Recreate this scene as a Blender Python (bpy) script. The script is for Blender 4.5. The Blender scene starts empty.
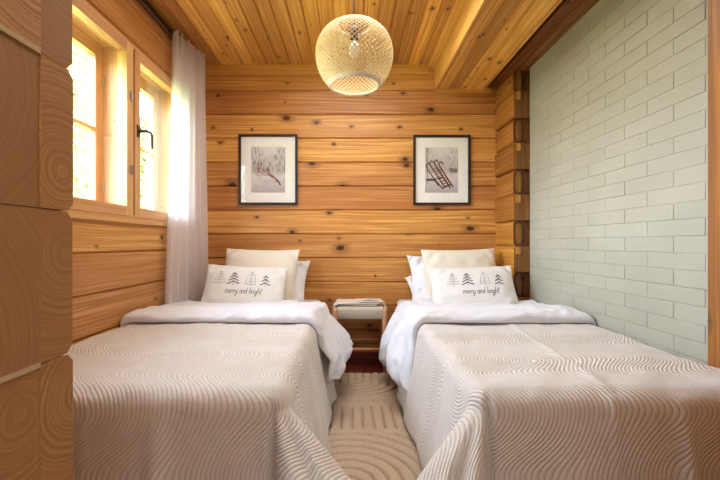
import bpy, bmesh, math, random
from math import sin, cos, pi, sqrt, atan2, exp, hypot, floor
from mathutils import Vector, Matrix, noise
random.seed(7)
col = bpy.context.scene.collection

# ---------------------------------------------------------------- helpers
def lin(c):
    return tuple((v/255/12.92 if v/255 <= .04045 else ((v/255+.055)/1.055)**2.4) for v in c) + (1,)

class MB:
    """collects faces with uv (metres) and a per-piece random colour"""
    def __init__(s):
        s.v = []; s.f = []; s.uv = []; s.r = []; s.m = []
    def face(s, pts, uvs=None, rnd=0.5, mat=0):
        i = len(s.v); s.v += [tuple(p) for p in pts]
        s.f.append(tuple(range(i, i+len(pts))))
        s.uv.append(uvs or [(0, 0)]*len(pts)); s.r.append(rnd); s.m.append(mat)
    def mesh(s, verts, faces, uvs=None, rnd=0.5, mat=0):
        i = len(s.v); s.v += [tuple(p) for p in verts]
        for f in faces:
            s.f.append(tuple(i+k for k in f))
            s.uv.append([uvs[k] for k in f] if uvs else [(verts[k][0], verts[k][1]) for k in f])
            s.r.append(rnd); s.m.append(mat)
    def box(s, x0, x1, y0, y1, z0, z1, rnd=0.5, mat=0, axis='x', ou=0, ov=0, skip=''):
        P = lambda x, y, z: (x, y, z)
        def uv(p):
            if axis == 'x': return (p[0]+ou, p[2]+p[1]*.9+ov)
            if axis == 'y': return (p[1]+ou, p[0]+p[2]*.9+ov)
            return (p[2]+ou, p[0]+p[1]*.9+ov)
        F = {'b': [(x0,y0,z0),(x0,y1,z0),(x1,y1,z0),(x1,y0,z0)], 't': [(x0,y0,z1),(x1,y0,z1),(x1,y1,z1),(x0,y1,z1)],
             'f': [(x0,y0,z0),(x1,y0,z0),(x1,y0,z1),(x0,y0,z1)], 'k': [(x0,y1,z0),(x0,y1,z1),(x1,y1,z1),(x1,y1,z0)],
             'l': [(x0,y0,z0),(x0,y0,z1),(x0,y1,z1),(x0,y1,z0)], 'r': [(x1,y0,z0),(x1,y1,z0),(x1,y1,z1),(x1,y0,z1)]}
        for k, pts in F.items():
            if k not in skip: s.face(pts, [uv(p) for p in pts], rnd, mat)
    def tube(s, pts, r, n=10, cap=True, rnd=.5, mat=0):
        pts = [Vector(p) for p in pts]; rs = r if isinstance(r, (list, tuple)) else [r]*len(pts)
        verts = []; uvs = []; L = 0
        a = None
        for i, p in enumerate(pts):
            t = (pts[min(i+1, len(pts)-1)] - pts[max(i-1, 0)]).normalized()
            if a is None:
                a = t.orthogonal().normalized()
            a = (a - t*a.dot(t)).normalized(); b = t.cross(a)
            if i: L += (p-pts[i-1]).length
            for k in range(n):
                w = 2*pi*k/n
                verts.append(p + (a*cos(w)+b*sin(w))*rs[i]); uvs.append((L, k/n*2*pi*rs[i]))
        faces = []
        for i in range(len(pts)-1):
            for k in range(n):
                faces.append((i*n+k, i*n+(k+1) % n, (i+1)*n+(k+1) % n, (i+1)*n+k))
        if cap:
            faces.append(tuple(range(n-1, -1, -1))); faces.append(tuple((len(pts)-1)*n+k for k in range(n)))
        s.mesh(verts, faces, uvs, rnd, mat)
    def build(s, name, mat, parent=None, smooth=False, weld=False, kind=None, bevel=0, solid=0, subs=0):
        me = bpy.data.meshes.new(name); me.from_pydata(s.v, [], s.f)
        ul = me.uv_layers.new(name='UVMap'); ra = me.attributes.new('rnd', 'FLOAT', 'FACE')
        k = 0
        for i, f in enumerate(s.f):
            for j in range(len(f)):
                ul.data[k].uv = s.uv[i][j]; k += 1
            ra.data[i].value = s.r[i]
        for m in (mat if isinstance(mat, list) else [mat]): me.materials.append(m)
        for i, p in enumerate(me.polygons):
            p.material_index = s.m[i]; p.use_smooth = smooth
        if weld:
            bm = bmesh.new(); bm.from_mesh(me); bmesh.ops.remove_doubles(bm, verts=bm.verts, dist=1e-5)
            bmesh.ops.recalc_face_normals(bm, faces=bm.faces); bm.to_mesh(me); bm.free()
        me.update()
        o = bpy.data.objects.new(name, me); col.objects.link(o)
        if parent: o.parent = parent
        if kind: o['kind'] = kind
        if bevel:
            b = o.modifiers.new('bevel', 'BEVEL'); b.width = bevel; b.segments = 2; b.limit_method = 'ANGLE'
        if solid:
            b = o.modifiers.new('solid', 'SOLIDIFY'); b.thickness = solid; b.offset = 0
        return o

def tag(o, label, cat, group=None):
    o['label'] = label; o['category'] = cat
    if group: o['group'] = group
    return o
def empty(name, loc=(0,0,0), rot=(0,0,0), kind=None):
    o = bpy.data.objects.new(name, None); col.objects.link(o); o.location = loc; o.rotation_euler = rot
    o.empty_display_size = .05
    if kind: o['kind'] = kind
    return o
def grid(fn, us, vs, uvfn=None):
    verts = [fn(u, v) for v in vs for u in us]
    uvs = [(uvfn(u, v) if uvfn else (u, v)) for v in vs for u in us]
    n = len(us)
    faces = [(j*n+i, j*n+i+1, (j+1)*n+i+1, (j+1)*n+i) for j in range(len(vs)-1) for i in range(n-1)]
    return verts, faces, uvs
def lsp(a, b, n): return [a+(b-a)*i/(n-1) for i in range(n)]
def sst(a, b, x):
    t = max(0, min(1, (x-a)/(b-a))); return t*t*(3-2*t)
def nz(x, y, z=0): return noise.noise(Vector((x, y, z)))

# ---------------------------------------------------------------- node helper
class N:
    def __init__(s, name):
        s.m = bpy.data.materials.new(name); s.m.use_nodes = True; s.t = s.m.node_tree; s.t.nodes.clear()
        s.out = s.n('ShaderNodeOutputMaterial')
    def n(s, typ, ins=None, **kw):
        nd = s.t.nodes.new(typ)
        for k, v in kw.items(): setattr(nd, k, v)
        if ins:
            for k, v in ins.items():
                sk = nd.inputs[k]
                if isinstance(v, bpy.types.NodeSocket): s.t.links.new(v, sk)
                else: sk.default_value = v
        return nd
    def math(s, op, a, b=None, c=None, clamp=False):
        nd = s.n('ShaderNodeMath', operation=op, use_clamp=clamp)
        for i, v in enumerate([a, b, c]):
            if v is None: continue
            if isinstance(v, bpy.types.NodeSocket): s.t.links.new(v, nd.inputs[i])
            else: nd.inputs[i].default_value = v
        return nd.outputs[0]
    def mix(s, f, a, b, mode='MIX'):
        nd = s.n('ShaderNodeMix', data_type='RGBA', blend_type=mode)
        for i, v in zip((0, 6, 7), (f, a, b)):
            if isinstance(v, bpy.types.NodeSocket): s.t.links.new(v, nd.inputs[i])
            else: nd.inputs[i].default_value = v
        return nd.outputs[2]
    def ramp(s, f, stops):
        nd = s.n('ShaderNodeValToRGB', {'Fac': f}); e = nd.color_ramp.elements
        while len(e) > 1: e.remove(e[-1])
        e[0].position = stops[0][0]; e[0].color = stops[0][1]
        for p, c in stops[1:]:
            x = e.new(p); x.color = c
        return nd.outputs[0]
    def mr(s, v, a, b, c=0., d=1., smooth=True):
        nd = s.n('ShaderNodeMapRange', {'Value': v, 'From Min': a, 'From Max': b, 'To Min': c, 'To Max': d})
        if smooth: nd.interpolation_type = 'SMOOTHSTEP'
        return nd.outputs[0]
    def bsdf(s, colr, rough=.6, bump=None, bstr=.3, bdist=.002, **kw):
        ins = {'Base Color': colr, 'Roughness': rough}
        ins.update(kw)
        if bump is not None:
            ins['Normal'] = s.n('ShaderNodeBump', {'Strength': bstr, 'Distance': bdist, 'Height': bump}).outputs[0]
        b = s.n('ShaderNodeBsdfPrincipled', ins)
        return b
    def done(s, b):
        s.t.links.new(b.outputs[0] if hasattr(b, 'outputs') else b, s.out.inputs[0]); return s.m

def simple(name, rgb, rough=.6, metal=0., **kw):
    n = N(name)
    tc = n.n('ShaderNodeTexCoord').outputs['Object']
    ns = n.n('ShaderNodeTexNoise', {'Vector': tc, 'Scale': 40.}).outputs['Fac']
    c = lin(rgb); d = tuple(x*.86 for x in c[:3])+(1,)
    return n.done(n.bsdf(n.mix(ns, d, c), rough, Metallic=metal, **kw))

def wood(name, light, dark, knot=(70,30,12), rough=.42, dens=.5, kscale=5.5, var=.25, krad=.006, gscale=1.0, soft=1.0):
    n = N(name)
    uv = n.n('ShaderNodeUVMap').outputs[0]
    rnd = n.n('ShaderNodeAttribute', attribute_name='rnd').outputs['Fac']
    # knots
    wob = n.n('ShaderNodeTexNoise', {'Vector': uv, 'Scale': 30., 'Detail': 1.}, noise_dimensions='2D').outputs['Fac']
    kuv = n.n('ShaderNodeVectorMath', {0: uv, 1: (.72, 1.15, 1.)}, operation='MULTIPLY').outputs[0]
    vor = n.n('ShaderNodeTexVoronoi', {'Vector': kuv, 'Scale': kscale, 'Randomness': 1.}, voronoi_dimensions='2D')
    d = n.math('DIVIDE', vor.outputs['Distance'], kscale)
    d = n.math('ADD', d, n.math('MULTIPLY', n.math('SUBTRACT', wob, .5), .011))
    sc = n.n('ShaderNodeSeparateColor', {'Color': vor.outputs['Color']})
    pick = n.math('LESS_THAN', sc.outputs[0], dens)
    rad = n.math('MULTIPLY_ADD', n.math('POWER', sc.outputs[1], 2.), krad*2.0, krad*.45)
    q = n.math('DIVIDE', d, rad)
    core = n.math('MULTIPLY', n.mr(q, 1.05, .75), pick)
    halo = n.math('MULTIPLY', n.mr(q, 3.2, .9), pick)
    # grain follows the length and swells round the knots
    sx = n.n('ShaderNodeSeparateXYZ', {'Vector': uv})
    low = n.n('ShaderNodeTexNoise', {'Vector': n.n('ShaderNodeCombineXYZ', {'X': n.math('MULTIPLY', sx.outputs[0], .8), 'Y': n.math('MULTIPLY', sx.outputs[1], 5.)}).outputs[0], 'Scale': 1., 'Detail': 1.}, noise_dimensions='2D').outputs['Fac']
    w = n.math('ADD', n.math('MULTIPLY', sx.outputs[1], 1.), n.math('ADD', n.math('MULTIPLY', low, .045), n.math('MULTIPLY', halo, .012)))
    g1 = n.n('ShaderNodeTexNoise', {'Vector': n.n('ShaderNodeCombineXYZ', {'X': n.math('MULTIPLY', sx.outputs[0], .9), 'Y': n.math('MULTIPLY', w, 70.*gscale)}).outputs[0], 'Scale': 1., 'Detail': 2.}, noise_dimensions='2D').outputs['Fac']
    g2 = n.n('ShaderNodeTexNoise', {'Vector': n.n('ShaderNodeCombineXYZ', {'X': n.math('MULTIPLY', sx.outputs[0], 3.), 'Y': n.math('MULTIPLY', w, 420.*gscale)}).outputs[0], 'Scale': 1., 'Detail': 1.}, noise_dimensions='2D').outputs['Fac']
    bl = n.n('ShaderNodeTexNoise', {'Vector': n.n('ShaderNodeCombineXYZ', {'X': n.math('MULTIPLY', sx.outputs[0], 1.2), 'Y': n.math('MULTIPLY', sx.outputs[1], 9.)}).outputs[0], 'Scale': 1., 'Detail': 2.}, noise_dimensions='2D').outputs['Fac']
    g = n.math('ADD', n.math('MULTIPLY', g1, .65), n.math('MULTIPLY', g2, .35))
    c = n.mix(n.mr(g, .33, .67), lin(dark), lin(light))
    c = n.mix(n.mr(bl, .38, .62, 0, .6), c, lin(tuple(int(a*.2+b*.8) for a, b in zip(light, dark))))
    hsv = n.n('ShaderNodeHueSaturation', {'Color': c, 'Value': n.mr(rnd, 0, 1, 1-var, 1+var*.6, False), 'Hue': n.mr(rnd, 0, 1, .492, .508, False)}).outputs[0]
    c = n.mix(n.math('MULTIPLY', halo, .55), hsv, lin(tuple(int(x*.62) for x in dark)))
    c = n.mix(core, c, lin(knot))
    bump = n.math('SUBTRACT', g, n.math('MULTIPLY', core, .8))
    return n.done(n.bsdf(c, n.mr(g, .3, .7, rough+.08, rough-.04), bump, .25, .0015))

M = {}
M['log'] = wood('pine_log', (230,172,96), (178,114,48), dens=.5, kscale=4.6, var=.20, krad=.014)
M['log_left'] = wood('pine_log_side', (226,172,102), (180,120,56), dens=.42, kscale=4.8, var=.2, krad=.012)
M['board'] = wood('pine_board', (244,188,102), (198,132,54), dens=.45, kscale=8., var=.36, krad=.0055, knot=(92,44,18))
M['trim'] = wood('pine_trim', (242,188,106), (208,148,70), dens=.2, kscale=5., var=.1, krad=.004)
M['winwood'] = wood('window_pine', (222,178,122), (196,144,90), dens=.12, kscale=5., var=.08, krad=.004)
M['beam'] = wood('aged_beam', (160,96,44), (104,54,22), dens=.4, kscale=6., var=.2, krad=.006, knot=(48,20,10))
M['pillar'] = wood('pillar_log', (204,142,62), (150,92,32), dens=.35, kscale=7., var=.42, krad=.006, knot=(60,26,10))
M['post'] = wood('post_pine', (172,112,42), (128,76,24), dens=.5, kscale=5., var=.1, krad=.01)
M['floor'] = wood('stained_floor', (150,66,36), (96,34,18), dens=.2, kscale=5., var=.2, krad=.005, knot=(50,16,10), rough=.35)
M['stool'] = wood('stool_oak', (214,164,120), (184,130,90), dens=.0, var=.05)
M['dark'] = simple('gap_dark', (52,30,18), .9)

def endgrain():
    n = N('log_end_grain')
    uv = n.n('ShaderNodeUVMap').outputs[0]
    rnd = n.n('ShaderNodeAttribute', attribute_name='rnd').outputs['Fac']
    wob = n.n('ShaderNodeTexNoise', {'Vector': uv, 'Scale': 9., 'Detail': 2.}, noise_dimensions='2D').outputs['Color']
    vv = n.n('ShaderNodeVectorMath', {0: uv, 1: n.n('ShaderNodeVectorMath', {0: wob, 'Scale': .010}, operation='SCALE').outputs[0]}, operation='ADD').outputs[0]
    ln = n.n('ShaderNodeVectorMath', {0: vv}, operation='LENGTH').outputs['Value']
    rg = n.n('ShaderNodeTexNoise', {'W': n.math('MULTIPLY', ln, 190.), 'Scale': 1., 'Detail': 1.}, noise_dimensions='1D').outputs['Fac']
    saw = n.n('ShaderNodeTexNoise', {'Vector': uv, 'Scale': 260.}, noise_dimensions='2D').outputs['Fac']
    big = n.n('ShaderNodeTexNoise', {'Vector': uv, 'Scale': 7., 'Detail': 3.}, noise_dimensions='2D').outputs['Fac']
    c = n.mix(n.mix(n.mr(rnd, .2, .8, .25, .9), (.5, .5, .5, 1), n.mr(rg, .32, .68)), lin((146,100,52)), lin((188,138,80)))
    c = n.mix(n.mr(big, .4, .8, 0, .6), c, lin((164,110,62)))
    c = n.mix(n.mr(saw, .6, .8, 0, .25), c, lin((150,100,60)))
    c = n.n('ShaderNodeHueSaturation', {'Color': c, 'Value': n.mr(rnd, 0, 1, .82, 1.12, False)}).outputs[0]
    return n.done(n.bsdf(c, .7, n.math('ADD', n.math('MULTIPLY', rg, .4), saw), .3, .0008))
M['endgrain'] = endgrain()

def brickmat():
    n = N('painted_brick')
    tc = n.n('ShaderNodeTexCoord').outputs['Object']
    rnd = n.n('ShaderNodeAttribute', attribute_name='rnd').outputs['Fac']
    a = n.n('ShaderNodeTexNoise', {'Vector': tc, 'Scale': 4., 'Detail': 3.}).outputs['Fac']
    b = n.n('ShaderNodeTexNoise', {'Vector': tc, 'Scale': 70., 'Detail': 3.}).outputs['Fac']
    c = n.mix(n.mr(a, .3, .7), lin((162,159,143)), lin((168,165,149)))
    c = n.n('ShaderNodeHueSaturation', {'Color': c, 'Value': n.mr(rnd, 0, 1, .96, 1.02, False)}).outputs[0]
    return n.done(n.bsdf(c, .55, b, .3, .0025))
M['brick'] = brickmat()

def cloth(name, rgb, rgb2=None, scale=1., rough=.85, fine=900., fold=.25, sheen=.3, sss=0.):
    n = N(name)
    tc = n.n('ShaderNodeTexCoord').outputs['Object']
    a = n.n('ShaderNodeTexNoise', {'Vector': tc, 'Scale': 9.*scale, 'Detail': 3., 'Roughness': .5, 'Distortion': .6}).outputs['Fac']
    b = n.n('ShaderNodeTexNoise', {'Vector': tc, 'Scale': fine}).outputs['Fac']
    c = n.mix(n.mr(b, .3, .7), lin(rgb2 or tuple(int(x*.96) for x in rgb)), lin(rgb))
    h = n.math('ADD', n.math('MULTIPLY', a, 1.), n.math('MULTIPLY', b, .03))
    return n.done(n.bsdf(c, rough, h, fold, .02, **{'Sheen Weight': sheen, 'Sheen Roughness': .5}))
M['duvet'] = cloth('white_duvet', (226,227,233), scale=1.0, fold=.5)
M['pillow_white'] = cloth('white_pillow', (228,228,232), scale=1.6, fold=.28)
M['pillow_cream'] = cloth('cream_pillow', (226,216,198), scale=1.2, fold=.2)
M['pillow_print'] = cloth('printed_pillow', (228,225,220), scale=1., fold=.12)
M['mattress'] = cloth('mattress_sheet', (222,216,208), scale=1.5)
M['base'] = cloth('bed_base_fabric', (186,160,140), scale=1.)
M['ink'] = simple('print_ink', (84,80,80), .8)
M['fold'] = cloth('folded_cloth', (226,216,200), fine=300.)

def coverlet_mat(name, c1, c2):
    n = N(name)
    uv = n.n('ShaderNodeUVMap').outputs[0]
    sx = n.n('ShaderNodeSeparateXYZ', {'Vector': uv}); U = sx.outputs[0]; V = sx.outputs[1]
    # stitched wavy channels, mirrored in bands so the bundles fan together and apart
    a = n.math('MULTIPLY', n.math('SINE', n.math('MULTIPLY', V, 2*pi/.38)), .068)
    amp = n.math('MULTIPLY_ADD', n.math('SINE', n.math('MULTIPLY', U, 2*pi/.62)), .30, .9)
    b = n.math('MULTIPLY', n.math('SINE', n.math('MULTIPLY_ADD', V, 2*pi/.21, n.math('MULTIPLY', U, 5.))), .005)
    ph = n.math('ADD', U, n.math('ADD', n.math('MULTIPLY', a, amp), b))
    s = n.math('ABSOLUTE', n.math('SINE', n.math('MULTIPLY', ph, pi/.0155)))
    s = n.math('POWER', s, .6)
    st = n.math('SINE', n.math('MULTIPLY', V, 2*pi/.006))
    tc = n.n('ShaderNodeTexNoise', {'Vector': uv, 'Scale': 5., 'Detail': 2., 'Distortion': .5}, noise_dimensions='2D').outputs['Fac']
    h = n.math('ADD', s, n.math('MULTIPLY', st, .05))
    bump = n.n('ShaderNodeBump', {'Strength': .62, 'Distance': .006, 'Height': h}).outputs[0]
    bump2 = n.n('ShaderNodeBump', {'Strength': .3, 'Distance': .04, 'Height': tc, 'Normal': bump}).outputs[0]
    c = n.mix(n.mr(s, .1, .6), lin(c2), lin(c1))
    bs = n.n('ShaderNodeBsdfPrincipled', {'Base Color': c, 'Roughness': .62, 'Normal': bump2, 'Sheen Weight': .3})
    return n.done(bs)
M['coverlet'] = coverlet_mat('quilted_coverlet', (220,213,204), (196,186,175))

def rugmat():
    n = N('tufted_rug')
    tc = n.n('ShaderNodeTexCoord').outputs['Object']
    b = n.n('ShaderNodeTexNoise', {'Vector': tc, 'Scale': 150., 'Detail': 2.}).outputs['Fac']
    a = n.n('ShaderNodeTexNoise', {'Vector': tc, 'Scale': 10.}).outputs['Fac']
    c = n.mix(b, lin((182,160,136)), lin((214,196,174)))
    c = n.mix(n.mr(a, .4, .8, 0, .3), c, lin((196,172,146)))
    return n.done(n.bsdf(c, .95, b, .8, .004))
M['rug'] = rugmat()

def cordmat():
    n = N('paper_cord')
    uv = n.n('ShaderNodeUVMap').outputs[0]
    sx = n.n('ShaderNodeSeparateXYZ', {'Vector': uv})
    w = n.math('ABSOLUTE', n.math('SINE', n.math('MULTIPLY', sx.outputs[0], pi/.006)))
    v = n.math('ABSOLUTE', n.math('SINE', n.math('MULTIPLY', sx.outputs[1], pi/.012)))
    c = n.mix(n.math('MULTIPLY', w, v), lin((186,170,146)), lin((228,218,198)))
    return n.done(n.bsdf(c, .8, n.math('MULTIPLY', w, v), .6, .003))
M['cord'] = cordmat()
M['black'] = simple('black_metal', (24,24,26), .4)
M['frame'] = simple('black_frame', (38,26,24), .4)
M['mat'] = simple('mount_board', (246,242,238), .9)
M['steel'] = simple('steel', (190,190,186), .35, 1.)
M['handle'] = simple('dark_handle', (92,90,88), .35, .8)
M['bamboo'] = simple('bamboo_strip', (244,222,172), .6)
M['bamboo_rim'] = simple('bamboo_rim', (238,230,210), .6)
M['foliage'] = simple('leaf_green', (84,112,56), .7)
M['bark'] = simple('bark', (140,128,110), .9)
M['grass'] = simple('lawn', (120,140,80), .95)

def glassmat():
    n = N('window_glass')
    bf = n.n('ShaderNodeNewGeometry').outputs['Backfacing']
    fr = n.n('ShaderNodeFresnel', {'IOR': n.math('MULTIPLY_ADD', bf, 1/1.45-1.45, 1.45)}).outputs[0]
    tr = n.n('ShaderNodeBsdfTransparent', {'Color': (.97, .98, .97, 1)}).outputs[0]
    gl = n.n('ShaderNodeBsdfGlossy', {'Roughness': .02, 'Color': (1, 1, 1, 1)}).outputs[0]
    mx = n.n('ShaderNodeMixShader', {0: fr, 1: tr, 2: gl}).outputs[0]
    return n.done(mx)
M['glass'] = glassmat()
def curtainmat():
    n = N('sheer_curtain')
    uv = n.n('ShaderNodeTexCoord').outputs['Object']
    b = n.n('ShaderNodeTexNoise', {'Vector': uv, 'Scale': 500.}).outputs['Fac']
    c = n.mix(b, lin((243,241,243)), lin((251,250,251)))
    d = n.n('ShaderNodeBsdfDiffuse', {'Color': c}).outputs[0]
    t = n.n('ShaderNodeBsdfTranslucent', {'Color': c}).outputs[0]
    tr = n.n('ShaderNodeBsdfTransparent', {'Color': (1, 1, 1, 1)}).outputs[0]
    m1 = n.n('ShaderNodeMixShader', {0: .6, 1: d, 2: t}).outputs[0]
    m2 = n.n('ShaderNodeMixShader', {0: .14, 1: m1, 2: tr}).outputs[0]
    return n.done(m2)
M['curtain'] = curtainmat()

# ---------------------------------------------------------------- dimensions
XL, XR, YB = -1.27, 1.35, 3.25
ZC, ZS = 2.51, 2.31           # ceiling, lowered soffit at the right
PIT = .2045
CH = .016                     # V groove of the logs

def log_wall(mb, plane, axis, a0, a1, z0, z1, seam, sgn, hole=None, thick=.0):
    """logs stacked on a wall plane. axis 'x': wall runs along x at y=plane, room on -y. 'y': runs along y at x=plane, room side sgn."""
    k = floor((z0-seam)/PIT)
    while seam + k*PIT < z1:
        za, zb = seam+k*PIT, seam+(k+1)*PIT; k += 1
        rnd = random.random(); ou, ov = random.uniform(0, 60), random.uniform(0, 60)
        prof = [(za, CH), (za+CH*.55, 0), (zb-CH*.55, 0), (zb, CH)]
        segs = [(a0, a1, max(za, z0), min(zb, z1))]
        if hole:
            h0, h1, hz0, hz1 = hole
            if zb > hz0 and za < hz1:
                segs = [(a0, h0, max(za, z0), min(zb, z1)), (h1, a1, max(za, z0), min(zb, z1))]
                if za < hz0: segs.append((h0, h1, za, hz0))
                if zb > hz1: segs.append((h0, h1, hz1, min(zb, z1)))
        for (s0, s1, c0, c1) in segs:
            def off(z):
                for (p, q), (p2, q2) in zip(prof, prof[1:]):
                    if p <= z <= p2+1e-9: return q+(q2-q)*(z-p)/(p2-p)
                return CH
            zs = [c0]+[p for p, q in prof[1:3] if c0 < p < c1]+[c1]
            for zA, zB in zip(zs, zs[1:]):
                oA, oB = off(zA), off(zB)
                if axis == 'x':
                    pts = [(s0, plane+oA, zA), (s1, plane+oA, zA), (s1, plane+oB, zB), (s0, plane+oB, zB)]
                else:
                    pts = [(plane-sgn*oA, s0, zA), (plane-sgn*oA, s1, zA), (plane-sgn*oB, s1, zB), (plane-sgn*oB, s0, zB)]
                    if sgn > 0: pts.reverse()
                uvs = [((p[0] if axis == 'x' else p[1])+ou, p[2]+ov) for p in pts]
                mb.face(pts, uvs, rnd)

# ---------------------------------------------------------------- room shell
mb = MB(); log_wall(mb, YB, 'x', XL-.15, XR+.1, 0, ZC+.1, 1+1.305-PIT*12, 1)
mb.box(XL-.15, XR+.1, YB+CH, YB+.2, 0, ZC+.1, skip='f')
mb.build('wall_back', M['log'], kind='structure')

WY0, WY1, WZ0, WZ1 = 1.05, 2.84, 1.135, 2.155     # outer size of the window frame
mb = MB(); log_wall(mb, XL, 'y', .2, YB, 0, ZC+.05, 1-.253-PIT*4, 1, hole=(WY0, WY1, WZ0, WZ1))
TH = .195
for (a, b, c, d) in ((.2, WY0, 0, ZC), (WY1, YB, 0, ZC), (WY0, WY1, 0, WZ0), (WY0, WY1, WZ1, ZC)):
    mb.box(XL-TH, XL-CH, a, b, c, d, axis='y', skip='r')
mb.build('wall_left', M['log_left'], kind='structure')

# ceiling boards (run with the room's length)
def boards(mb, x0, x1, y0, y1, z, w, g=.010):
    x = x0
    while x < x1-1e-6:
        xe = min(x+w, x1); rnd = random.random(); ou, ov = random.uniform(0, 60), random.uniform(0, 60)
        for (xa, za, xb, zb) in ((x, z+g, x+g, z), (x+g, z, xe-g*.6, z), (xe-g*.6, z, xe, z+g)):
            pts = [(xa, y0, za), (xa, y1, za), (xb, y1, zb), (xb, y0, zb)]
            mb.face(pts, [(p[1]+ou, p[0]+ov) for p in pts], rnd)
        x = xe
mb = MB(); boards(mb, XL-.02, .70, .2, YB+.02, ZC, .0985)
mb.box(XL-.1, XR+.2, .2, YB+.1, ZC+.02, ZC+.1, axis='y')
mb.build('ceiling', M['board'], kind='structure')
mb = MB(); boards(mb, .737, 1.154, .2, YB+.02, ZS, .0975)
mb.box(.737, 1.154, .2, YB, ZS+.007, ZC+.02, axis='y', skip='b')
mb.build('ceiling_soffit', M['board'], kind='structure')
mb = MB()
mb.box(.66, .735, .2, YB, ZC-.014, ZC+.004, axis='y', rnd=.9, ou=3)
mb.box(.722, .7365, .2, YB, ZS-.004, ZC-.012, axis='y', rnd=.55, ou=9)
mb.build('trim_1', M['trim'], kind='structure', bevel=.002)
mb = MB(); mb.box(XL, .66, YB-.034, YB+.005, ZC-.072, ZC+.004, axis='x', rnd=.7, ou=5)
mb.build('trim_2', M['trim'], kind='structure', bevel=.003)
mb = MB(); mb.box(.737, 1.2, YB-.018, YB+.005, ZS-.028, ZS+.01, axis='x', rnd=.3, ou=15)
mb.build('trim_3', M['trim'], kind='structure', bevel=.003)
# dark log plate over the brick
mb = MB()
for (xa, xb, za, r) in ((1.156, 1.185, ZS+.05, 0.0), (1.185, 1.262, ZS+.012, .45), (1.264, XR+.12, ZS+.002, .8)):
    mb.box(xa, xb, .2, YB, za, ZC+.02, axis='y', rnd=r, ou=random.uniform(0, 40))
mb.build('trim_4', M['beam'], kind='structure', bevel=.006)

# brick wall
mb = MB(); y_near, y_far = 1.425, 2.855
mb.box(XR+.0025, XR+.14, y_near, y_far, 0, ZS+.012, rnd=.2)
mb.box(XR+.03, XR+.14, y_far, YB+.2, 0, ZC, rnd=.2)
c = 0; z = 0
BH, BL = .0685, .283
while z < ZS:
    y = y_near - (0 if c % 2 else BL/2) + .018
    first = True
    while y < y_far:
        a = max(y, y_near); b = min(y+BL, y_far); zt = min(z+BH, ZS+.01)
        if b-a > .02:
            g = .0016; o = random.uniform(-.0008, .0008); t = random.uniform(-.0008, .0008)
            X = XR+o
            P = [(X+.003, a+g*.3, z+g*.3), (X+.003, b-g*.3, z+g*.3), (X+.003, b-g*.3, zt-g*.3), (X+.003, a+g*.3, zt-g*.3)]
            Q = [(X+t, a+g*2, z+g*2), (X, b-g*2, z+g*2), (X-t, b-g*2, zt-g*2), (X, a+g*2, zt-g*2)]
            r = random.random()
            mb.face(list(reversed(Q)), None, r)
            for i in range(4):
                j = (i+1) % 4; mb.face([P[j], P[i], Q[i], Q[j]], None, r)
        y += BL
    z += BH; c += 1
mb.build('wall_right', M['brick'], kind='structure')
# wooden post that closes the brick towards the door
mb = MB(); mb.box(XR-.012, XR+.14, .2, y_near-.004, 0, ZS+.01, axis='z', rnd=.5, ou=11.3, ov=2.2)
mb.build('trim_5', M['post'], kind='structure', bevel=.004)

# stacked log ends at the back right corner
mb = MB(); k = 0; z = 1-.22-.195*4
while z < ZS-.02:
    h = .195 if z+.195*1.4 < ZS else ZS+.004-z
    proud = (k % 2 == 0)
    y0 = 2.868 if proud else 2.90
    x0 = 1.238 if proud else 1.246
    c = .016 if not proud else .012
    cz = .020 if not proud else .010
    sec = [(x0+c, z+.001), (x0+.17, z+.001), (x0+.17, z+h-.001), (x0+c, z+h-.001), (x0, z+h-cz), (x0, z+cz)]
    ou, ov, r = random.uniform(0, 50), random.uniform(0, 50), random.uniform(0, 1)
    n_ = len(sec)
    for i in range(n_):
        (xa, za), (xb, zb) = sec[i], sec[(i+1) % n_]
        pts = [(xa, y0, za), (xa, YB, za), (xb, YB, zb), (xb, y0, zb)]
        mb.face(list(reversed(pts)), [(p[1]+ou, p[2]+p[0]+ov) for p in reversed(pts)], r)
    pts = [(a, y0, b) for a, b in sec]
    mb.face(pts, [(p[2]+ou, p[0]+ov) for p in pts], .9 if proud else .1, 1)
    if not proud:   # the squared tongue left between the notches
        oc = [(x0+.02+.03*a, z+h/2+.075*b) for a, b in ((0, -.45), (.35, -1), (1, -1), (1.35, -.45), (1.35, .45), (1, 1), (.35, 1), (0, .45))]
        mb.face([(a, y0-.012, b) for a, b in oc], [(b+ou, a+ov) for a, b in oc], 1.0, 1)
        for i in range(8):
            (xa, za), (xb, zb) = oc[i], oc[(i+1) % 8]; mb.face([(xb, y0-.012, zb), (xa, y0-.012, za), (xa, y0+.01, za), (xb, y0+.01, zb)], None, .2)
        mb.box(x0+.075, x0+.165, y0-.008, y0+.01, z+.02, z+h-.02, rnd=.3, axis='z', ou=ou, ov=ov, mat=1)
    else:
        mb.box(x0+.012, x0+.045, y0-.010, y0+.01, z+h-.06, z+h-.004, rnd=.8, axis='z', ou=ou, ov=ov)
    z += h; k += 1
M['pillar_end'] = wood('pillar_log_end', (146,96,44), (96,56,22), dens=.4, kscale=9., var=.35, krad=.006, knot=(44,20,8))
mb.build('wall_corner', [M['pillar'], M['pillar_end']], kind='structure', bevel=.003)

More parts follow.
